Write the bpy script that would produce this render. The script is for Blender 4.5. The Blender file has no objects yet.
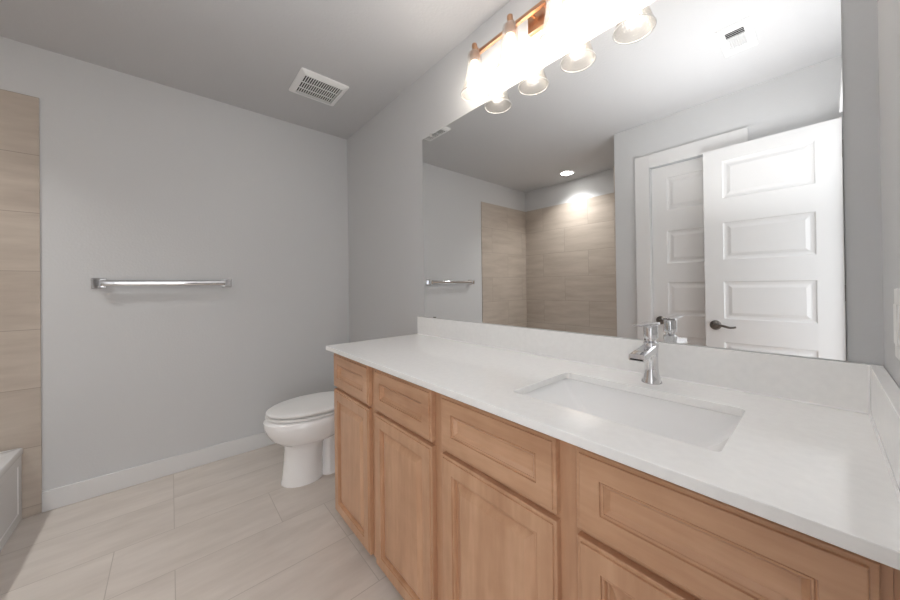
import bpy, bmesh, math, random
from mathutils import Vector, Matrix
random.seed(4)
scene = bpy.context.scene
COL = scene.collection
PI = math.pi

# ------------------------------------------------------------------ camera
F_PX, SX, SY = 322.51, 0.11, -15.26
yaw, pitch, roll = 0.8565, 0.0048, -0.0130
cam_data = bpy.data.cameras.new('camera')
cam = bpy.data.objects.new('camera', cam_data)
COL.objects.link(cam)
Fv = Vector((-math.sin(yaw)*math.cos(pitch), math.cos(yaw)*math.cos(pitch), math.sin(pitch)))
Rv = Vector((math.cos(yaw), math.sin(yaw), 0)); Uv = Rv.cross(Fv)
R2 = math.cos(roll)*Rv + math.sin(roll)*Uv
U2 = -math.sin(roll)*Rv + math.cos(roll)*Uv
M4 = Matrix((R2, U2, -Fv)).transposed().to_4x4()
M4.translation = Vector((2.6622, -1.1561, 1.1414))
cam.matrix_world = M4
cam_data.sensor_fit = 'HORIZONTAL'; cam_data.sensor_width = 36
cam_data.lens = 36*F_PX/900
cam_data.shift_x = -SX/900; cam_data.shift_y = SY/900
cam_data.clip_start = 0.01
scene.camera = cam

# ------------------------------------------------------------------ light
world = bpy.data.worlds.new('world'); scene.world = world; world.use_nodes = True
bg = world.node_tree.nodes['Background']
bg.inputs[0].default_value = (0.95, 0.97, 1.0, 1); bg.inputs[1].default_value = 1.0
def area(name, loc, rot, sx, sy, power, color):
    l = bpy.data.lights.new(name, 'AREA'); l.shape = 'RECTANGLE'; l.size = sx; l.size_y = sy
    l.energy = power; l.color = color
    o = bpy.data.objects.new(name, l); o.location = loc; o.rotation_euler = rot; COL.objects.link(o)
    return o
# added fill lamp, unseen beyond the open doorway
area('doorway_fill', (3.9, -1.33, 1.2), (0, math.radians(90), 0), 2.0, 1.0, 1.2, (0.97, 0.98, 1.0))
# flash by the camera, aimed up and bounced off the ceiling
area('bounce_flash', (2.42, -1.0, 1.30), (math.radians(180), 0, 0), .6, .6, 3.0, (0.99, 0.99, 1.0)).data.spread = math.radians(125)
BULB_E = 31.0
CAN_E = 14.0
scene.view_settings.view_transform = 'Standard'
scene.view_settings.look = 'None'
scene.view_settings.gamma = 1.0
scene.view_settings.exposure = 1.44
scene.cycles.max_bounces = 16
scene.cycles.diffuse_bounces = 8
scene.cycles.glossy_bounces = 8
scene.cycles.transmission_bounces = 8
scene.cycles.transparent_max_bounces = 16
scene.cycles.caustics_reflective = True
scene.cycles.sample_clamp_indirect = 6

# ------------------------------------------------------------------ materials
def new_mat(name):
    m = bpy.data.materials.new(name); m.use_nodes = True
    nt = m.node_tree; return m, nt, nt.nodes['Principled BSDF']
def lin(c):
    return tuple(((v/255)/12.92 if v/255 <= .04045 else ((v/255+.055)/1.055)**2.4) for v in c) + (1,)
def simple(name, rgb, rough=.5, metal=0, bump=0, bscale=100, var=0, vscale=8, coat=0, bdist=.002):
    m, nt, b = new_mat(name)
    b.inputs['Roughness'].default_value = rough; b.inputs['Metallic'].default_value = metal
    b.inputs['Coat Weight'].default_value = coat
    c = lin(rgb); b.inputs['Base Color'].default_value = c
    tc = nt.nodes.new('ShaderNodeTexCoord')
    if var:
        n = nt.nodes.new('ShaderNodeTexNoise'); n.inputs['Scale'].default_value = vscale; n.inputs['Detail'].default_value = 4
        nt.links.new(tc.outputs['Object'], n.inputs['Vector'])
        r = nt.nodes.new('ShaderNodeValToRGB'); r.color_ramp.elements[0].position = .3; r.color_ramp.elements[1].position = .7
        r.color_ramp.elements[0].color = tuple(v*(1-var) for v in c[:3])+(1,)
        r.color_ramp.elements[1].color = tuple(min(1, v*(1+var)) for v in c[:3])+(1,)
        nt.links.new(n.outputs['Fac'], r.inputs['Fac']); nt.links.new(r.outputs['Color'], b.inputs['Base Color'])
    if bump:
        n = nt.nodes.new('ShaderNodeTexNoise'); n.inputs['Scale'].default_value = bscale; n.inputs['Detail'].default_value = 2
        nt.links.new(tc.outputs['Object'], n.inputs['Vector'])
        bp = nt.nodes.new('ShaderNodeBump'); bp.inputs['Strength'].default_value = bump; bp.inputs['Distance'].default_value = bdist
        nt.links.new(n.outputs['Fac'], bp.inputs['Height']); nt.links.new(bp.outputs['Normal'], b.inputs['Normal'])
    return m
M = {}
M['wall'] = simple('grey_wall_paint', (208, 209, 210), .75, bump=.35, bscale=90)
M['ceiling'] = simple('grey_ceiling_paint', (200, 200, 201), .85, bump=.5, bscale=70)
M['white'] = simple('white_semi_gloss_paint', (222, 222, 222), .35)
M['porcelain'] = simple('white_porcelain', (249, 249, 249), .08, coat=.3)
M['tub'] = simple('white_tub_acrylic', (220, 222, 224), .15, coat=.2)
M['plastic'] = simple('white_plastic', (238, 238, 237), .35)
M['caulk'] = simple('white_caulk', (252, 252, 252), .3)
M['dark'] = simple('painted_cavity_shade', (14, 13, 13), .8)  # near-black colour stands in for the shade inside openings
M['chrome'] = simple('polished_chrome', (226, 226, 228), .07, 1)
M['nickel'] = simple('dark_satin_nickel', (120, 116, 112), .28, 1)
M['copper'] = simple('brushed_copper_gold', (190, 148, 118), .3, 1)
M['clip'] = simple('grey_clip_plastic', (190, 190, 190), .3)
M['quartz'] = simple('white_quartz', (249, 249, 248), .11, var=.02, vscale=55, coat=.15)

def mirror_mat():
    m, nt, b = new_mat('mirror_silver')
    b.inputs['Base Color'].default_value = (.90, .91, .91, 1); b.inputs['Metallic'].default_value = 1
    b.inputs['Roughness'].default_value = 0.0
    return m
M['mirror'] = mirror_mat()

def wood(name, axis):
    m, nt, b = new_mat(name)
    tc = nt.nodes.new('ShaderNodeTexCoord'); oi = nt.nodes.new('ShaderNodeObjectInfo')
    ad = nt.nodes.new('ShaderNodeVectorMath'); ad.operation = 'ADD'
    ml = nt.nodes.new('ShaderNodeVectorMath'); ml.operation = 'SCALE'; ml.inputs['Scale'].default_value = 7.0
    cb = nt.nodes.new('ShaderNodeCombineXYZ')
    for k in range(3): nt.links.new(oi.outputs['Random'], cb.inputs[k])
    nt.links.new(cb.outputs[0], ml.inputs[0])
    nt.links.new(tc.outputs['Object'], ad.inputs[0]); nt.links.new(ml.outputs[0], ad.inputs[1])
    mp = nt.nodes.new('ShaderNodeMapping')
    s = [9, 9, 9]; s[axis] = 1.1
    mp.inputs['Scale'].default_value = s
    nt.links.new(ad.outputs[0], mp.inputs['Vector'])
    n1 = nt.nodes.new('ShaderNodeTexNoise'); n1.inputs['Scale'].default_value = 1.3; n1.inputs['Detail'].default_value = 5; n1.inputs['Distortion'].default_value = .5
    n2 = nt.nodes.new('ShaderNodeTexNoise'); n2.inputs['Scale'].default_value = 9; n2.inputs['Detail'].default_value = 6
    nt.links.new(mp.outputs[0], n1.inputs['Vector']); nt.links.new(mp.outputs[0], n2.inputs['Vector'])
    n3 = nt.nodes.new('ShaderNodeTexNoise'); n3.inputs['Scale'].default_value = 14; n3.inputs['Detail'].default_value = 3
    nt.links.new(ad.outputs[0], n3.inputs['Vector'])
    mx = nt.nodes.new('ShaderNodeMath'); mx.operation = 'MULTIPLY_ADD'; mx.inputs[1].default_value = .35
    nt.links.new(n2.outputs['Fac'], mx.inputs[0]); nt.links.new(n1.outputs['Fac'], mx.inputs[2])
    m3 = nt.nodes.new('ShaderNodeMath'); m3.operation = 'MULTIPLY_ADD'; m3.inputs[1].default_value = .3
    nt.links.new(n3.outputs['Fac'], m3.inputs[0]); nt.links.new(mx.outputs[0], m3.inputs[2])
    r = nt.nodes.new('ShaderNodeValToRGB')
    r.color_ramp.elements[0].position = .55; r.color_ramp.elements[0].color = lin((184, 140, 108))
    r.color_ramp.elements[1].position = 1.05; r.color_ramp.elements[1].color = lin((211, 169, 136))
    e = r.color_ramp.elements.new(.8); e.color = lin((199, 156, 123))
    nt.links.new(m3.outputs[0], r.inputs['Fac']); nt.links.new(r.outputs['Color'], b.inputs['Base Color'])
    b.inputs['Roughness'].default_value = .32
    return m
M['wood_v'] = wood('maple_grain_upright', 2)
M['wood_h'] = wood('maple_grain_level', 0)

def tile(name, axes, tw, th, off, c1, c2, grout, rough, shift=(0, 0), mortar=.0016, stretch=(2.2, 14), offfreq=2):
    """brick layout in world metres on the two given axes"""
    m, nt, b = new_mat(name)
    g = nt.nodes.new('ShaderNodeNewGeometry')
    sp = nt.nodes.new('ShaderNodeSeparateXYZ'); nt.links.new(g.outputs['Position'], sp.inputs[0])
    cb = nt.nodes.new('ShaderNodeCombineXYZ')
    for k, ax in enumerate(axes):
        a = nt.nodes.new('ShaderNodeMath'); a.operation = 'ADD'; a.inputs[1].default_value = shift[k]
        nt.links.new(sp.outputs[ax], a.inputs[0]); nt.links.new(a.outputs[0], cb.inputs[k])
    br = nt.nodes.new('ShaderNodeTexBrick')
    br.inputs['Scale'].default_value = 1; br.inputs['Brick Width'].default_value = tw; br.inputs['Row Height'].default_value = th
    br.inputs['Mortar Size'].default_value = mortar; br.inputs['Mortar Smooth'].default_value = .1
    br.offset = off; br.offset_frequency = offfreq
    br.inputs['Color1'].default_value = (0, 0, 0, 1); br.inputs['Color2'].default_value = (1, 1, 1, 1); br.inputs['Mortar'].default_value = (.5, .5, .5, 1)
    nt.links.new(cb.outputs[0], br.inputs['Vector'])
    # veins running along the tile, shifted tile by tile
    ofs = nt.nodes.new('ShaderNodeVectorMath'); ofs.operation = 'MULTIPLY_ADD'; ofs.inputs[1].default_value = (3, 5, 1)
    nt.links.new(br.outputs['Color'], ofs.inputs[0]); nt.links.new(cb.outputs[0], ofs.inputs[2])
    mp = nt.nodes.new('ShaderNodeMapping'); mp.inputs['Scale'].default_value = (stretch[0], stretch[1], 1)
    nt.links.new(ofs.outputs[0], mp.inputs['Vector'])
    n = nt.nodes.new('ShaderNodeTexNoise'); n.inputs['Scale'].default_value = 1; n.inputs['Detail'].default_value = 7; n.inputs['Roughness'].default_value = .6; n.inputs['Distortion'].default_value = .25
    nt.links.new(mp.outputs[0], n.inputs['Vector'])
    r = nt.nodes.new('ShaderNodeValToRGB'); r.color_ramp.elements[0].position = .3; r.color_ramp.elements[1].position = .7
    r.color_ramp.elements[0].color = lin(c1); r.color_ramp.elements[1].color = lin(c2)
    nt.links.new(n.outputs['Fac'], r.inputs['Fac'])
    mx = nt.nodes.new('ShaderNodeMixRGB'); mx.inputs['Color2'].default_value = lin(grout)
    nt.links.new(br.outputs['Fac'], mx.inputs['Fac']); nt.links.new(r.outputs['Color'], mx.inputs['Color1'])
    nt.links.new(mx.outputs[0], b.inputs['Base Color'])
    bp = nt.nodes.new('ShaderNodeBump'); bp.inputs['Strength'].default_value = .4; bp.inputs['Distance'].default_value = .001; bp.invert = True
    nt.links.new(br.outputs['Fac'], bp.inputs['Height']); nt.links.new(bp.outputs['Normal'], b.inputs['Normal'])
    b.inputs['Roughness'].default_value = rough
    return m
FL1, FL2, FLG = (203, 194, 185), (223, 215, 207), (188, 179, 170)
TL1, TL2, TLG = (178, 166, 154), (198, 187, 175), (158, 147, 136)
M['floor'] = tile('beige_stone_floor_tile', (1, 0), .6, .3, .333, FL1, FL2, FLG, .42, shift=(4.2-.05, 3-.02), offfreq=3, stretch=(2.5, 10))
M['tile_side'] = tile('beige_stone_wall_tile_ends', (1, 2), .6, .3, .5, TL1, TL2, TLG, .35, shift=(6.0+.05, 3-.047))
M['tile_back'] = tile('beige_stone_wall_tile_long', (0, 2), .6, .3, .5, TL1, TL2, TLG, .35, shift=(6.0+.02, 3-.047))

def emis(name, rgb, s):
    m = bpy.data.materials.new(name); m.use_nodes = True; nt = m.node_tree
    nt.nodes.clear(); o = nt.nodes.new('ShaderNodeOutputMaterial'); e = nt.nodes.new('ShaderNodeEmission')
    e.inputs[0].default_value = rgb + (1,); e.inputs[1].default_value = s; nt.links.new(e.outputs[0], o.inputs[0])
    return m
M['filament'] = emis('glowing_bulb', (1.0, .96, .92), BULB_E)
M['can'] = emis('glowing_diffuser', (1.0, .97, .93), CAN_E)
def clear_glass(name, tint, bump, scale, base=.04, edge=.75):
    m = bpy.data.materials.new(name); m.use_nodes = True; nt = m.node_tree
    nt.nodes.clear(); o = nt.nodes.new('ShaderNodeOutputMaterial')
    t = nt.nodes.new('ShaderNodeBsdfTransparent'); t.inputs[0].default_value = tint + (1,)
    g = nt.nodes.new('ShaderNodeBsdfGlossy'); g.inputs['Roughness'].default_value = .04
    lw = nt.nodes.new('ShaderNodeLayerWeight'); lw.inputs[0].default_value = .35
    mr = nt.nodes.new('ShaderNodeMapRange'); mr.inputs['To Min'].default_value = base; mr.inputs['To Max'].default_value = edge
    nt.links.new(lw.outputs['Facing'], mr.inputs['Value'])
    mx = nt.nodes.new('ShaderNodeMixShader'); nt.links.new(mr.outputs[0], mx.inputs[0])
    tl = nt.nodes.new('ShaderNodeBsdfTranslucent'); tl.inputs[0].default_value = (.9, .88, .84, 1)
    m2 = nt.nodes.new('ShaderNodeMixShader'); m2.inputs[0].default_value = .02
    nt.links.new(t.outputs[0], m2.inputs[1]); nt.links.new(tl.outputs[0], m2.inputs[2])
    nt.links.new(m2.outputs[0], mx.inputs[1]); nt.links.new(g.outputs[0], mx.inputs[2]); nt.links.new(mx.outputs[0], o.inputs[0])
    if bump:
        tc = nt.nodes.new('ShaderNodeTexCoord'); n = nt.nodes.new('ShaderNodeTexNoise'); n.inputs['Scale'].default_value = scale
        nt.links.new(tc.outputs['Object'], n.inputs['Vector'])
        b = nt.nodes.new('ShaderNodeBump'); b.inputs['Strength'].default_value = bump; b.inputs['Distance'].default_value = .004
        nt.links.new(n.outputs['Fac'], b.inputs['Height']); nt.links.new(b.outputs[0], g.inputs['Normal']); nt.links.new(b.outputs[0], lw.inputs['Normal'])
    return m
M['shade'] = clear_glass('hammered_clear_glass', (.95, .93, .90), .7, 110, .06, .5)
M['rim'] = simple('thick_glass_rim', (240, 238, 234), .1); M['rim'].node_tree.nodes['Principled BSDF'].inputs['Transmission Weight'].default_value = .5

# ------------------------------------------------------------------ helpers
def box(bm, x0, x1, y0, y1, z0, z1):
    vs = [bm.verts.new((x, y, z)) for z in (z0, z1) for y in (y0, y1) for x in (x0, x1)]
    for f in ((0, 2, 3, 1), (4, 5, 7, 6), (0, 1, 5, 4), (2, 6, 7, 3), (0, 4, 6, 2), (1, 3, 7, 5)):
        bm.faces.new([vs[i] for i in f])
def lathe(bm, prof, c=(0, 0, 0), n=32, axis=2, cap=True):
    rings = []
    for r, h in prof:
        ring = []
        for k in range(n):
            a = 2*PI*k/n; p = [r*math.cos(a), r*math.sin(a), h]
            if axis == 1: p = [p[0], p[2], -p[1]]
            if axis == 0: p = [p[2], p[0], p[1]]
            ring.append(bm.verts.new((p[0]+c[0], p[1]+c[1], p[2]+c[2])))
        rings.append(ring)
    for a, b in zip(rings, rings[1:]):
        for k in range(n): bm.faces.new((a[k], a[(k+1) % n], b[(k+1) % n], b[k]))
    if cap:
        bm.faces.new(rings[0][::-1]); bm.faces.new(rings[-1])
def loft(bm, secs, cap0=True, cap1=True):
    """secs: lists of points, same count"""
    rings = [[bm.verts.new(p) for p in s] for s in secs]
    n = len(rings[0])
    for a, b in zip(rings, rings[1:]):
        for k in range(n): bm.faces.new((a[k], a[(k+1) % n], b[(k+1) % n], b[k]))
    if cap0: bm.faces.new(rings[0][::-1])
    if cap1: bm.faces.new(rings[-1])
def tube(bm, pts, r, n=12):
    pts = [Vector(p) for p in pts]; secs = []
    rr = r if isinstance(r, (list, tuple)) else [r]*len(pts)
    for i, p in enumerate(pts):
        d = (pts[min(i+1, len(pts)-1)]-pts[max(i-1, 0)]).normalized()
        u = d.cross(Vector((0, 0, 1)))
        if u.length < .01: u = d.cross(Vector((0, 1, 0)))
        u.normalize(); v = d.cross(u)
        secs.append([p+rr[i]*(math.cos(2*PI*k/n)*u+math.sin(2*PI*k/n)*v) for k in range(n)])
    loft(bm, secs)
def rrect(x0, x1, y0, y1, z, r, k=5):
    pts = []
    for (cx, cy, a0) in ((x1-r, y1-r, 0), (x0+r, y1-r, 90), (x0+r, y0+r, 180), (x1-r, y0+r, 270)):
        for i in range(k+1):
            a = math.radians(a0+90*i/k); pts.append((cx+r*math.cos(a), cy+r*math.sin(a), z))
    return pts
def obj(name, bm, mat, parent=None, smooth=False, bevel=0, angle=40, segs=2):
    bmesh.ops.remove_doubles(bm, verts=bm.verts, dist=1e-6)
    bmesh.ops.recalc_face_normals(bm, faces=bm.faces)
    me = bpy.data.meshes.new(name); bm.to_mesh(me); bm.free()
    o = bpy.data.objects.new(name, me); COL.objects.link(o)
    mats = mat if isinstance(mat, (list, tuple)) else [mat]
    for m in mats: me.materials.append(m)
    if parent: o.parent = parent
    if smooth:
        for p in me.polygons: p.use_smooth = True
        me.set_sharp_from_angle(angle=math.radians(angle))
    if bevel:
        b = o.modifiers.new('bevel', 'BEVEL'); b.width = bevel; b.segments = segs; b.limit_method = 'ANGLE'; b.angle_limit = math.radians(35)
        for p in me.polygons: p.use_smooth = True
        b.harden_normals = True
    return o
def bx(name, x0, x1, y0, y1, z0, z1, mat, parent=None, bevel=0):
    bm = bmesh.new(); box(bm, x0, x1, y0, y1, z0, z1)
    return obj(name, bm, mat, parent, bevel=bevel)
def struct(o, label=None):
    o['kind'] = 'structure'
    if label: o['label'] = label
    return o
def thing(name, label, cat, loc, group=None, rz=0):
    o = bpy.data.objects.new(name, None); COL.objects.link(o); o.location = loc; o.rotation_euler = (0, 0, rz)
    o.empty_display_size = .05
    o['label'] = label; o['category'] = cat
    if group: o['group'] = group
    return o
def ring_patch(bm, x0, x1, z0, z1, rings, P, close=True):
    """mitred concentric rectangles: rings = (inset, depth)"""
    prev = None
    for ins, d in rings:
        cur = [bm.verts.new(P(x, d, z)) for x, z in ((x0+ins, z0+ins), (x1-ins, z0+ins), (x1-ins, z1-ins), (x0+ins, z1-ins))]
        if prev:
            for k in range(4): bm.faces.new((prev[k], prev[(k+1) % 4], cur[(k+1) % 4], cur[k]))
        prev = cur
    if close: bm.faces.new(prev)

# ------------------------------------------------------------------ room
L, H, W, YF, XA = 2.7477, 2.4144, 2.5507, 1.7226, 1.5147
YT = 1.6667          # where the wall tile ends on the left wall
ZT = 2.148           # top of the wall tile
T = .12
D0, D1 = -1.645, -1.015      # doorway in the right wall
struct(bx('floor', -T, L+1.6, -W-T, T, -T, 0, M['floor']), 'beige stone look floor tiles in a staggered layout')
struct(bx('ceiling', -T, L+T, -W-T, T, H, H+T, M['ceiling']))
struct(bx('wall_left', -T, 0, -W-T, T, 0, H, M['wall']))
struct(bx('wall_back', 0, L+T, 0, T, 0, H, M['wall']), 'grey wall behind the vanity')
bm = bmesh.new()
box(bm, L, L+T, D1, 0, 0, H); box(bm, L, L+T, D0, D1, 2.07, H); box(bm, L, L+T, -YF-T, D0, 0, H)
struct(obj('wall_right', bm, M['wall']))
struct(bx('wall_tub_back', 0, XA, -W-T, -W, 0, H, M['wall']))
struct(bx('wall_tub_right', XA, XA+.1, -W-T, -YF-T, 0, H, M['wall']))
CX0, CX1 = 1.779, 2.255     # closet door opening
bm = bmesh.new()
box(bm, XA, CX0, -YF-T, -YF, 0, H); box(bm, CX0, CX1, -YF-T, -YF, 2.055, H); box(bm, CX1, L, -YF-T, -YF, 0, H)
struct(obj('wall_front', bm, M['wall']), 'grey wall with the closet door facing the mirror')
# tiled surfaces of the tub alcove
struct(bx('wall_tile_left', .0005, .008, -W+.0085, -YT, 0, ZT, M['tile_side']), 'beige stone wall tile at the end of the tub')
struct(bx('wall_tile_back', .0005, XA-.0005, -W+.0005, -W+.008, 0, ZT, M['tile_back']), 'beige stone wall tile along the tub')
struct(bx('wall_tile_right', XA-.008, XA-.0005, -W+.0085, -YF-.002, 0, ZT, M['tile_side']))

def baseboard(name, pts_box):
    bm = bmesh.new()
    for b in pts_box: box(bm, *b)
    o = obj(name, bm, M['white'], bevel=.003); struct(o); return o
baseboard('baseboard_left', [(.0005, .014, -YT+.001, -.0005, .0005, .105)])
baseboard('baseboard_back', [(.0145, 1.062, -.014, -.0005, .0005, .105)])
baseboard('baseboard_front', [(XA+.001, CX0-.108, -YF+.0005, -YF+.014, .0005, .105)])
baseboard('baseboard_right', [(L-.014, L-.0005, D1+.075, -.512, .0005, .105)])

# door casings
def casing_front(x0, x1, z1, y, w=.105, t=.016):
    bm = bmesh.new()
    box(bm, x0-w, x0-.003, y+.0005, y+t, .0005, z1+w); box(bm, x1+.003, x1+w, y+.0005, y+t, .0005, z1+w); box(bm, x0-.003, x1+.003, y+.0005, y+t, z1+.003, z1+w)
    # jamb lining
    box(bm, x0-.003, x0+.0005, y-.10, y+.0005, .0005, z1); box(bm, x1-.0005, x1+.003, y-.10, y+.0005, .0005, z1)
    return obj('trim_1', bm, M['white'], bevel=.002)
struct(casing_front(CX0+.004, CX1-.004, 2.05, -YF), 'white casing around the closet door')
bm = bmesh.new()
w = .062
box(bm, L-.014, L-.0005, D1+.003, D1+w, .0005, 2.065+w)
box(bm, L-.014, L-.0005, D0+.012, D1+.003, 2.065, 2.065+w)
box(bm, L, L+T, D1-.012, D1-.0005, .0005, 2.058)
box(bm, L+.001, L+T, D0+.0005, D0+.012, .0005, 2.058)
box(bm, L, L+T, D0+.012, D1-.012, 2.058, 2.0695)
struct(obj('trim_2', bm, M['white'], bevel=.002), 'white casing around the open doorway')

# five panel doors
def panel_door(name, w, h, loc, stile=.1, right=None, tops=(1.945, 1.535, 1.14, .735, .335), ph=.25, rot=0):
    """origin at hinge-side bottom corner; local x 0..w, local y 0 (front) .. .035 (rear)"""
    bm = bmesh.new(); th = .035
    right = right or stile
    zs = [0]
    for t in reversed(tops): zs += [t-ph, t]
    zs.append(h); xs = [0, stile, w-right, w]
    prof = [(0, 0), (.006, .005), (.016, .007), (.024, .007), (.042, .002)]
    for side in (0, 1):
        P = (lambda x, d, z: (x, -d, z)) if side == 0 else (lambda x, d, z: (x, -th+d, z))
        for i in range(3):
            for j in range(len(zs)-1):
                if i == 1 and j % 2 == 1:
                    ring_patch(bm, xs[i], xs[i+1], zs[j], zs[j+1], prof, P)
                else:
                    vs = [bm.verts.new(P(x, 0, z)) for x, z in ((xs[i], zs[j]), (xs[i+1], zs[j]), (xs[i+1], zs[j+1]), (xs[i], zs[j+1]))]
                    bm.faces.new(vs)
    for i in range(3):
        for z in (0, h): bm.faces.new([bm.verts.new(p) for p in ((xs[i], 0, z), (xs[i+1], 0, z), (xs[i+1], -th, z), (xs[i], -th, z))])
    for j in range(len(zs)-1):
        for x in (0, w): bm.faces.new([bm.verts.new(p) for p in ((x, 0, zs[j]), (x, 0, zs[j+1]), (x, -th, zs[j+1]), (x, -th, zs[j]))])
    o = obj(name, bm, M['white']); o.location = loc
    struct(o); return o
def lever(parent, x, z, sgn, front=True, long=.11):
    bm = bmesh.new()
    s = 1 if front else -1; y0 = 0.0003 if front else -.0353
    def y(v): return y0+s*v
    lathe(bm, [(.032, y(0)), (.032, y(.006)), (.026, y(.011)), (.013, y(.014)), (.011, y(.045))], (x, 0, z), 28, axis=1)
    pts = []; rad = []
    for i in range(9):
        t = i/8; pts.append((x+sgn*t*long, y(.045+.004*math.sin(t*PI)), z+.006*math.sin(t*PI*2)-.002)); rad.append(.010-.004*t)
    tube(bm, pts, rad, 12)
    return obj('door_handle', bm, M['nickel'], parent, smooth=True)
DX0 = 2.1304
d1 = panel_door('door_1', 2.744-DX0, 2.035, (DX0, -1.6549, .010))
d1['label'] = 'white five panel door standing open into the room'
lever(d1, .055, .845, 1); lever(d1, .055, .845, 1, False, .10)
for z in (.22, 1.02, 1.82): bx('hinge', 2.744-DX0+.0003, 2.744-DX0+.0025, -.034, .004, z, z+.09, M['nickel'], d1)
d2 = panel_door('door_2', CX1-CX0-.011, 2.036, (CX0+.0065, -YF-.022, .010))
d2['label'] = 'white five panel closet door, closed, behind the open door'
lever(d2, .05, .845, 1)

# ------------------------------------------------------------------ bathtub
tub = thing('bathtub', 'white alcove bathtub with a paneled apron against the beige tile', 'bathtub', (0.009, -YF, 0))
tx1 = XA-.0095-.009; ty0 = -(W-.009-YF); tz = .358
bm = bmesh.new()
secs = [rrect(0, tx1, ty0, 0, tz-.03, .008), rrect(0, tx1, ty0, 0, tz-.006, .008), rrect(.004, tx1-.004, ty0+.004, -.004, tz, .01),
        rrect(.07, tx1-.07, ty0+.06, -.075, tz, .12), rrect(.08, tx1-.08, ty0+.07, -.085, tz-.01, .12),
        rrect(.12, tx1-.11, ty0+.1, -.11, tz-.18, .12), rrect(.17, tx1-.16, ty0+.14, -.15, tz-.27, .1), rrect(.25, tx1-.25, ty0+.2, -.2, tz-.285, .08)]
loft(bm, secs, False, True)
# underside rim lip and apron
obj('tub_shell', bm, M['tub'], tub, smooth=True, angle=50)
bm = bmesh.new()
P = lambda x, d, z: (x, -.006-d, z)
ring_patch(bm, 0.001, tx1-.001, .0005, tz-.031, [(0, .03), (0, 0), (.045, 0), (.05, .003), (.056, .003), (.0561, .003)], P)
obj('apron', bm, M['tub'], tub)
bm = bmesh.new(); lathe(bm, [(.03, 0), (.03, .003), (.012, .004)], (.35, ty0*.5-.01, tz-.284), 24); obj('drain', bm, M['chrome'], tub, smooth=True)

# ------------------------------------------------------------------ vanity cabinet
VX0, VX1 = 1.062, 2.712
YFR = -.527; DT = .020
ZC = .8541; CT = .02; ZT0 = ZC-CT
van = thing('vanity_cabinet', 'long maple vanity cabinet with four drawer fronts over four raised panel doors', 'vanity cabinet', (VX0, 0, 0))
def vb(name, x0, x1, y0, y1, z0, z1, mat, parent=van, bevel=0): return bx(name, x0-VX0, x1-VX0, y0, y1, z0, z1, mat, parent, bevel)
fronts = [(1.064, 1.436), (1.484, 1.858), (1.906, 2.289), (2.334, 2.702)]
FB = .032
bm = bmesh.new()
def fb(x0, x1, z0, z1): box(bm, x0-VX0, x1-VX0, YFR, YFR+.02, z0, z1)
edges = [VX0, 1.085, 1.425, 1.505, 1.845, 1.93, 2.275, 2.36, 2.675, VX1]
for k in range(0, 10, 2): fb(edges[k], edges[k+1], FB, ZT0-.0005)
for k in range(1, 9, 2):
    fb(edges[k], edges[k+1], .795, ZT0-.0005); fb(edges[k], edges[k+1], .63, .67); fb(edges[k], edges[k+1], FB, .07)
obj('face_frame', bm, M['wood_v'], van)
vb('side_panel', VX0, VX0+.015, YFR+.0205, -.016, .0005, ZT0-.0005, M['wood_v'])
vb('side_panel', VX1-.03, VX1-.015, YFR+.0205, -.016, .0005, ZT0-.0005, M['wood_v'])
vb('bottom_panel', VX0+.0155, VX1-.0305, YFR+.021, -.016, FB, FB+.015, M['wood_h'])
vb('toe_kick', VX0+.0155, VX1-.0305, -.47, -.455, .0005, FB-.0005, M['wood_h'])
vb('filler_strip', VX1+.0005, L-.0015, YFR+.004, YFR+.02, FB, ZT0-.0005, M['wood_v'])
drawer_prof = [(0, DT), (0, .0055), (.0012, .0042), (.0055, .0040), (.0078, .0042), (.0085, .0006), (.0095, 0), (.0475, 0), (.0482, .0045), (.0500, .0050), (.0510, .0032), (.0535, .0032), (.0545, .0060), (.0625, .0135), (.0626, .0135)]
door_prof = drawer_prof[:-2] + [(.0550, .0130), (.0590, .0135), (.080, .0028), (.083, .0012), (.0831, .0012)]
cnt = 0
for (a, b) in fronts:
    for kind, z0, z1 in (('drawer', .655, .816), ('door', .042, .640)):
        bm = bmesh.new(); w = b-a; h = z1-z0
        P = lambda x, d, z: (x, d-DT, z)
        prof = list(drawer_prof if kind == 'drawer' else door_prof)
        ring_patch(bm, 0, w, 0, h, prof, P)
        bm.faces.new([bm.verts.new(P(x, DT, z)) for x, z in ((0, 0), (w, 0), (w, h), (0, h))])
        o = obj(kind, bm, M['wood_h' if kind == 'drawer' else 'wood_v'], van)
        o.location = (a-VX0, YFR-.0007, z0)

# ------------------------------------------------------------------ countertop
VL = 1.0416; CR = L-.0015; YC = -.5753
ct = thing('countertop', 'white quartz countertop with low backsplash running over the maple vanity', 'countertop', (VL, 0, ZC))
SX0, SX1, SY0, SY1 = 2.107, 2.5455, -.457, -.1725
bm = bmesh.new()
outer = [(VL, YC), (CR, YC), (CR, -.002), (VL, -.002)]
hole = [(p[0], p[1]) for p in rrect(SX0, SX1, SY0, SY1, 0, .014, 4)]
def slab_with_hole(bm, z):
    o = [bm.verts.new((x-VL, y, z)) for x, y in outer]; h = [bm.verts.new((x-VL, y, z)) for x, y in hole]
    es = [bm.edges.new((o[k], o[(k+1) % 4])) for k in range(4)]+[bm.edges.new((h[k], h[(k+1) % len(h)])) for k in range(len(h))]
    bmesh.ops.triangle_fill(bm, use_beauty=True, use_dissolve=False, edges=es)
    return o, h
o1, h1 = slab_with_hole(bm, 0); o0, h0 = slab_with_hole(bm, -CT)
for k in range(4): bm.faces.new((o0[k], o0[(k+1) % 4], o1[(k+1) % 4], o1[k]))
n = len(h1)
for k in range(n): bm.faces.new((h1[k], h1[(k+1) % n], h0[(k+1) % n], h0[k]))
top = obj('slab', bm, M['quartz'], ct)
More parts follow.
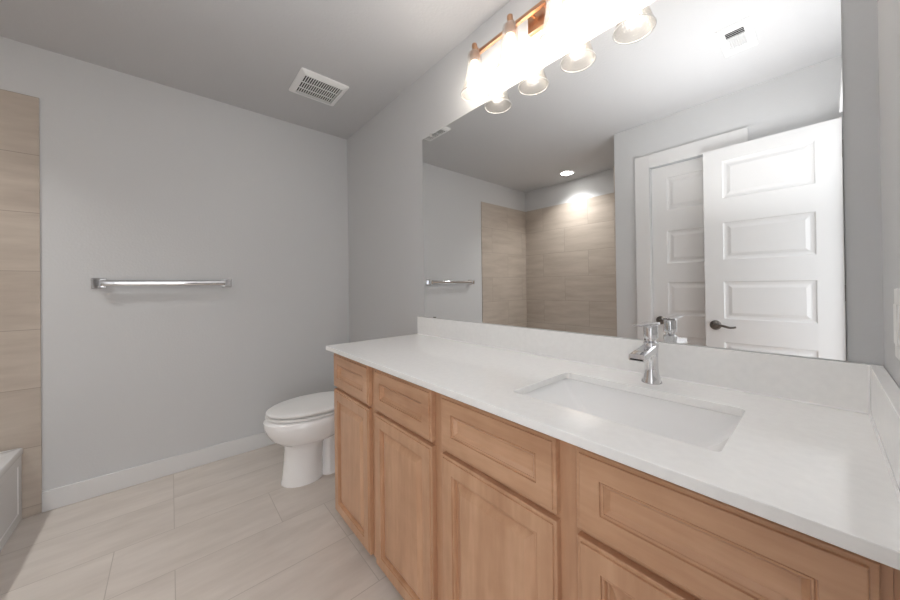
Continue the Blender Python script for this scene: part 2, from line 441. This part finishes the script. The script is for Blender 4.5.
bv = top.modifiers.new('bevel', 'BEVEL'); bv.width = .0015; bv.segments = 2; bv.limit_method = 'ANGLE'
BS = .1056
bx('backsplash', 0, CR-VL, -.020, -.002, .0003, BS, M['quartz'], ct, bevel=.0015)
bx('side_splash', L-.0205-VL, CR-VL, YC+.004, -.0203, .0003, BS, M['quartz'], ct, bevel=.0015)

bm = bmesh.new()
e_ = .003
def bead(a, b, u, v):
    a, b, u, v = map(Vector, (a, b, u, v)); loft(bm, [[p, p+u*e_, p+v*e_] for p in (a, b)])
bead((.001, -.0202, .0004), (L-.0207-VL, -.0202, .0004), (0, -1, 0), (0, 0, 1))
bead((L-.0207-VL, -.0202, .0004), (L-.0207-VL, YC+.004, .0004), (-1, 0, 0), (0, 0, 1))
bead((L-.0207-VL, -.0202, .0004), (L-.0207-VL, -.0202, BS-.001), (-1, 0, 0), (0, -1, 0))
obj('caulk', bm, M['caulk'], ct)
# sink
sink = thing('sink', 'rectangular white undermount sink basin set into the quartz countertop', 'sink', ((SX0+SX1)/2, (SY0+SY1)/2, ZC-CT))
hx = (SX1-SX0)/2+.006; hy = (SY1-SY0)/2+.005
bm = bmesh.new()
def rr(ix, iy, z, r): return rrect(-hx+ix, hx-ix, -hy+iy, hy-iy, z, r, 6)
secs = [rr(-.02, -.02, -.001, .03), rr(0, 0, -.001, .02), rr(.002, .002, -.004, .022), rr(.022, .008, -.035, .02), rr(.05, .018, -.065, .022), rr(.085, .034, -.088, .026),
        rr(.125, .065, -.099, .03), rr(.19, .112, -.103, .025)]
loft(bm, secs, False, True)
obj('basin', bm, M['porcelain'], sink, smooth=True, angle=60)
bm = bmesh.new(); lathe(bm, [(.027, -.1025), (.027, -.0995), (.024, -.098), (.020, -.100), (.008, -.100)], (0, .0, 0), 28); obj('drain', bm, M['chrome'], sink, smooth=True)

# ------------------------------------------------------------------ faucet
fa = thing('faucet', 'chrome single lever faucet standing behind the sink', 'faucet', (2.333, -.098, ZC))
bm = bmesh.new()
lathe(bm, [(.0265, .0003), (.0265, .003), (.0225, .014), (.0195, .026), (.0178, .04), (.0172, .07), (.0178, .095), (.0195, .108), (.0195, .116), (.015, .119), (.0125, .121), (.0125, .127)], (0, 0, 0), 40)
obj('body', bm, M['chrome'], fa, smooth=True, angle=50)
bm = bmesh.new()
secs = []
for t in [i/10 for i in range(11)]:
    y = .004-t*.118; z = .106-.014*t; hw = .0165+.003*t; th = .016-.004*t
    secs.append([(sx*hw, y, z+sz) for sx, sz in ((-1, -th), (1, -th), (1, th*.25), (.8, th*.5), (-.8, th*.5), (-1, th*.25))])
loft(bm, secs)
obj('spout', bm, M['chrome'], fa, smooth=True, angle=40)
bx('spout_opening_shade', -.0155, .0155, -.1152, -.1135, .0815, .0855, M['dark'], fa)  # solid dark block painted as the shade in the outlet
bm = bmesh.new()
lathe(bm, [(.012, .1265), (.018, .1285), (.0185, .132), (.0185, .164), (.0165, .1665)], (0, 0, 0), 36)
obj('handle', bm, M['chrome'], fa, smooth=True, angle=45)
bm = bmesh.new()
secs = []
for t in [i/8 for i in range(9)]:
    y = .019-t*.135; z = .171+.004*t*t; hw = .0185*(1-.22*t) if y > -.02 else .0145-.003*t; th = .0035-.0015*t
    secs.append([(-hw, y, z-th), (hw, y, z-th), (hw, y, z+th), (-hw, y, z+th)])
loft(bm, secs)
obj('lever', bm, M['chrome'], fa, bevel=.0008)

# ------------------------------------------------------------------ mirror
MX0, MX1, MZ0, MZ1 = 1.0965, 2.6985, .9605, 2.0245
mi = thing('wall_mirror', 'large frameless mirror on the wall above the backsplash', 'mirror', (MX0, 0, MZ0))
bm = bmesh.new()
P = lambda x, d, z: (x, -.006+d, z)
ring_patch(bm, 0, MX1-MX0, 0, MZ1-MZ0, [(0, .0055), (0, .001), (.001, 0), (.0011, 0)], P)
obj('glass', bm, M['mirror'], mi)
def clip(x, z, up):
    bm = bmesh.new(); s = 1 if up else -1
    box(bm, x-.009, x+.009, -.0095, -.0063, z-.009, z+.009)
    box(bm, x-.009, x+.009, -.0095, -.0005, z+s*.0098, z+s*.0125) if up else None
    obj('clip', bm, M['clip'], mi, bevel=.0008)
h_ = MZ1-MZ0
for x in (.085, 1.51): clip(x, h_-.006, True)
def lowclip(x):
    bm = bmesh.new(); box(bm, x-.010, x+.010, -.0092, -.0063, .0002, .006)
    obj('clip', bm, M['nickel'], mi)
for x in (.10, 1.20): lowclip(x)

# ------------------------------------------------------------------ vanity light
VLX = 1.932
vl = thing('vanity_light', 'copper bar light with four flared clear glass shades above the mirror', 'wall light', (VLX, 0, 2.19))
LX = [1.622, 1.828, 2.036, 2.242]; LY = -.086
bx('back_plate', -.062, .062, -.022, -.0005, -.005, .082, M['copper'], vl, bevel=.002)
for sx in (-.03, .03):
    bm = bmesh.new(); lathe(bm, [(.006, -.022), (.006, -.047)], (sx, 0, .05), 16, axis=1)
    obj('arm', bm, M['copper'], vl, smooth=True)
zb = .052
bx('crossbar', LX[0]-VLX-.010, LX[3]-VLX+.010, -.058, -.042, zb-.008, zb+.008, M['copper'], vl, bevel=.0015)
for x in LX:
    xl = x-VLX
    bm = bmesh.new()
    tube(bm, [(xl, -.05, zb), (xl, -.066, zb+.002), (xl, LY+.002, zb+.010)], .0065, 12)
    lathe(bm, [(.006, zb+.022), (.012, zb+.016), (.0125, zb+.004), (.0105, zb-.004), (.0105, zb-.014), (.022, zb-.022), (.0235, zb-.034), (.0235, zb-.07), (.019, zb-.072)], (xl, LY, 0), 28)
    s = obj('socket', bm, M['copper'], vl, smooth=True, angle=40)
    bm = bmesh.new()
    prof = [(.025, -.020), (.030, -.026), (.033, -.045), (.0345, -.075), (.038, -.11), (.046, -.150), (.056, -.184), (.0645, -.211)]
    tp = [(r, zb+z) for r, z in prof]
    tp2 = [(r-.0025, zb+z) for r, z in prof][::-1]
    lathe(bm, tp+tp2, (xl, LY, 0), 48, cap=False)
    o = obj('glass_shade', bm, M['shade'], vl, smooth=True, angle=60)
    o['label'] = 'flared clear glass shade'
    bm = bmesh.new()
    lathe(bm, [(.010, zb-.0725), (.0115, zb-.092), (.0165, zb-.110), (.0200, zb-.124), (.0205, zb-.135), (.017, zb-.152), (.010, zb-.163), (.003, zb-.166)], (xl, LY, 0), 20)
    obj('bulb', bm, M['filament'], vl, smooth=True, angle=80)
    bm = bmesh.new()
    n1, n2 = 48, 8
    secs = []
    for i in range(n2):
        a = 2*PI*i/n2; rr_ = .0652+.0022*math.cos(a); zz = zb-.2132+.0022*math.sin(a)
        secs.append([(xl+rr_*math.cos(2*PI*k/n1), LY+rr_*math.sin(2*PI*k/n1), zz) for k in range(n1)])
    secs.append(secs[0]); loft(bm, secs, False, False)
    obj('rim', bm, M['rim'], o, smooth=True)

# ------------------------------------------------------------------ towel bar
tb = thing('towel_bar', 'chrome towel bar with square posts on the grey wall left of the toilet', 'towel bar', (0, -1.1645, 1.184))
hb = .296
for s in (-1, 1):
    bm = bmesh.new()
    box(bm, .0005, .008, s*hb-.029, s*hb+.029, -.029, .029)
    box(bm, .008, .066, s*hb-.0145, s*hb+.0145, -.021, .021)
    obj('post', bm, M['chrome'], tb, bevel=.002)
bm = bmesh.new()
secs = []
for y in (-hb+.0147, hb-.0147):
    secs.append([(.052+.010*math.cos(2*PI*k/16), y, .018*math.sin(2*PI*k/16)) for k in range(16)])
loft(bm, secs)
obj('rail', bm, M['chrome'], tb, smooth=True)

# ------------------------------------------------------------------ toilet
to = thing('toilet', 'white two piece toilet with closed lid between the left wall and the vanity', 'toilet', (.592, 0, 0))
def egg(cx, cy, rx, rf, rb, z, n=40, p=2.0):
    pts = []
    for k in range(n):
        a = 2*PI*k/n; c, s = math.cos(a), math.sin(a)
        c = math.copysign(abs(c)**(2/p), c); s = math.copysign(abs(s)**(2/p), s)
        pts.append((cx+rx*c, cy+(rb if s > 0 else rf)*s, z))
    return pts
bm = bmesh.new()
secs = [egg(0, -.55, .100, .128, .11, .0005), egg(0, -.55, .100, .127, .11, .012), egg(0, -.55, .097, .122, .105, .03), egg(0, -.547, .095, .116, .10, .12), egg(0, -.54, .096, .118, .10, .20),
        egg(0, -.53, .102, .132, .115, .228), egg(0, -.505, .140, .195, .18, .25), egg(0, -.49, .166, .240, .23, .278), egg(0, -.485, .181, .266, .25, .315), egg(0, -.485, .187, .279, .26, .35),
        egg(0, -.485, .187, .280, .26, .378), egg(0, -.485, .176, .264, .255, .390)]
loft(bm, secs)
# trapway and rear foot
secs = [rrect(-.085, .085, -.46, -.12, .0005, .04), rrect(-.085, .085, -.46, -.12, .02, .04), rrect(-.06, .06, -.45, -.14, .05, .04), rrect(-.055, .055, -.45, -.14, .2, .04), rrect(-.10, .10, -.40, -.08, .27, .04), rrect(-.15, .15, -.35, -.03, .35, .03), rrect(-.16, .16, -.30, -.025, .384, .03)]
loft(bm, secs)
obj('bowl', bm, M['porcelain'], to, smooth=True, angle=50)
bm = bmesh.new()
secs = [egg(0, -.485, .166, .254, .24, .3915), egg(0, -.485, .178, .266, .24, .3975), egg(0, -.485, .183, .271, .24, .400), egg(0, -.485, .183, .271, .24, .408), egg(0, -.485, .166, .254, .24, .4105)]
loft(bm, secs); obj('seat', bm, M['plastic'], to, smooth=True, angle=50)
bm = bmesh.new()
secs = [egg(0, -.485, .160, .248, .245, .4125), egg(0, -.485, .174, .262, .245, .4175), egg(0, -.485, .178, .267, .245, .4215), egg(0, -.485, .178, .267, .245, .431), egg(0, -.485, .170, .256, .235, .437), egg(0, -.485, .12, .19, .18, .440), egg(0, -.485, .04, .07, .07, .441)]
loft(bm, secs); obj('lid', bm, M['plastic'], to, smooth=True, angle=60)
for s in (-1, 1): bx('hinge', s*.07-.02, s*.07+.02, -.242, -.215, .3965, .435, M['plastic'], to, bevel=.004)
bm = bmesh.new()
secs = [rrect(-.17, .17, -.19, -.02, .386, .03), rrect(-.19, .19, -.205, -.018, .45, .03), rrect(-.205, .205, -.212, -.016, .672, .03)]
loft(bm, secs); obj('tank', bm, M['porcelain'], to, smooth=True, angle=50)
bm = bmesh.new()
secs = [rrect(-.212, .212, -.219, -.012, .673, .03), rrect(-.212, .212, -.219, -.012, .695, .03), rrect(-.205, .205, -.212, -.018, .703, .03)]
loft(bm, secs); obj('tank_lid', bm, M['porcelain'], to, smooth=True, angle=50)
bm = bmesh.new()
lathe(bm, [(.014, -.2115), (.014, -.224)], (-.15, 0, .63), 20, axis=1); tube(bm, [(-.15, -.222, .63), (-.09, -.226, .625)], .006, 10)
obj('flush_lever', bm, M['chrome'], to, smooth=True)

# ------------------------------------------------------------------ ceiling fittings
def grille(name, label, cat, x0, x1, y0, y1, build):
    t = thing(name, label, cat, ((x0+x1)/2, (y0+y1)/2, H)); build(t, (x1-x0)/2, (y1-y0)/2); return t
def fan(t, hx, hy):
    ix, iy = hx-.037, hy-.030
    bm = bmesh.new()
    rings = [rrect(-hx, hx, -hy, hy, -.0005, .012), rrect(-hx, hx, -hy, hy, -.006, .012), rrect(-hx+.02, hx-.02, -hy+.02, hy-.02, -.018, .01), rrect(-ix, ix, -iy, iy, -.019, .003), rrect(-ix, ix, -iy, iy, -.006, .003)]
    loft(bm, rings, False, False)
    obj('frame', bm, M['plastic'], t, smooth=True, angle=30)
    bx('cavity_shade', -ix, ix, -iy, iy, -.0035, -.0008, M['dark'], t)  # flat dark sheet as the shade behind the louvers, no hole modelled
    n = 17
    bm = bmesh.new()
    for k in range(n+1):
        y = -iy+2*iy*k/n
        box(bm, -ix, ix, max(y-.0028, -iy), min(y+.0028, iy), -.0188, -.0170)
    for q in (-.33, .33): box(bm, ix*q-.004, ix*q+.004, -iy, iy, -.0189, -.0171)
    obj('louver', bm, M['plastic'], t)
grille('exhaust_fan', 'white louvered exhaust fan grille on the ceiling above the toilet', 'exhaust fan', .437, .718, -.578, -.290, fan)
def register(t, hx, hy):
    ix, iy = hx-.032, hy-.045
    bm = bmesh.new()
    rings = [rrect(-hx, hx, -hy, hy, -.0005, .004), rrect(-hx, hx, -hy, hy, -.003, .004), rrect(-hx+.008, hx-.008, -hy+.008, hy-.008, -.008, .004), rrect(-ix, ix, -iy, iy, -.008, .002), rrect(-ix, ix, -iy, iy, -.003, .002)]
    loft(bm, rings, False, False); obj('frame', bm, M['white'], t, smooth=True, angle=30)
    bx('cavity_shade', -ix, ix, -iy, iy, -.0025, -.0008, M['dark'], t)  # dark sheet painted in place of the shaded duct above the blades
    bm = bmesh.new()
    # two banks of blades
    for k in range(3):
        y = iy-.012-k*.016
        secs = [[(x, y-.008, -.004), (x, y+.002, -.0095), (x, y+.003, -.0085), (x, y-.006, -.0032)] for x in (-ix, ix)]
        loft(bm, secs)
    n = 8
    for k in range(n):
        x = -ix+2*ix*(k+.5)/n
        secs = [[(x-.006, y, -.0035), (x+.0035, y, -.0095), (x+.0045, y, -.0085), (x-.004, y, -.003)] for y in (-iy+.03, iy-.062)]
        loft(bm, secs)
    box(bm, -ix, ix, -iy, -iy+.03, -.0085, -.004); box(bm, -ix, ix, iy-.062, iy-.055, -.0085, -.004)
    obj('louver', bm, M['white'], t)
grille('air_register', 'small white air register in the bright ceiling near the door', 'air vent', 2.318, 2.455, -1.235, -.958, register)
rl = thing('recessed_light', 'round lit recessed downlight in the ceiling over the bathtub', 'recessed light', (.775, -2.275, H))
bm = bmesh.new(); lathe(bm, [(.085, -.0005), (.085, -.004), (.066, -.007), (.064, -.003)], (0, 0, 0), 40, cap=False); obj('trim_ring', bm, M['plastic'], rl, smooth=True)
bm = bmesh.new(); lathe(bm, [(.0635, -.0012), (.0635, -.0035)], (0, 0, 0), 40); obj('lens', bm, M['can'], rl)
sp = bpy.data.lights.new('downlight_beam', 'AREA'); sp.shape = 'DISK'; sp.size = .11; sp.energy = 2.7; sp.spread = math.radians(118); sp.color = (1.0, .99, .98)
so = bpy.data.objects.new('downlight_beam', sp); so.location = (0, 0, -.0045); so.parent = rl; COL.objects.link(so)

# light switch on the right wall
sw = thing('light_switch', 'white wall switch plate at the right edge, on the wall above the quartz side splash', 'light switch', (L, -.287, 1.07))
bx('plate', -.006, -.0005, -.058, .058, -.058, .058, M['plastic'], sw, bevel=.002)
for s in (-1, 1): bx('rocker', -.0085, -.0062, s*.025-.016, s*.025+.016, -.033, .033, M['plastic'], sw, bevel=.0015)
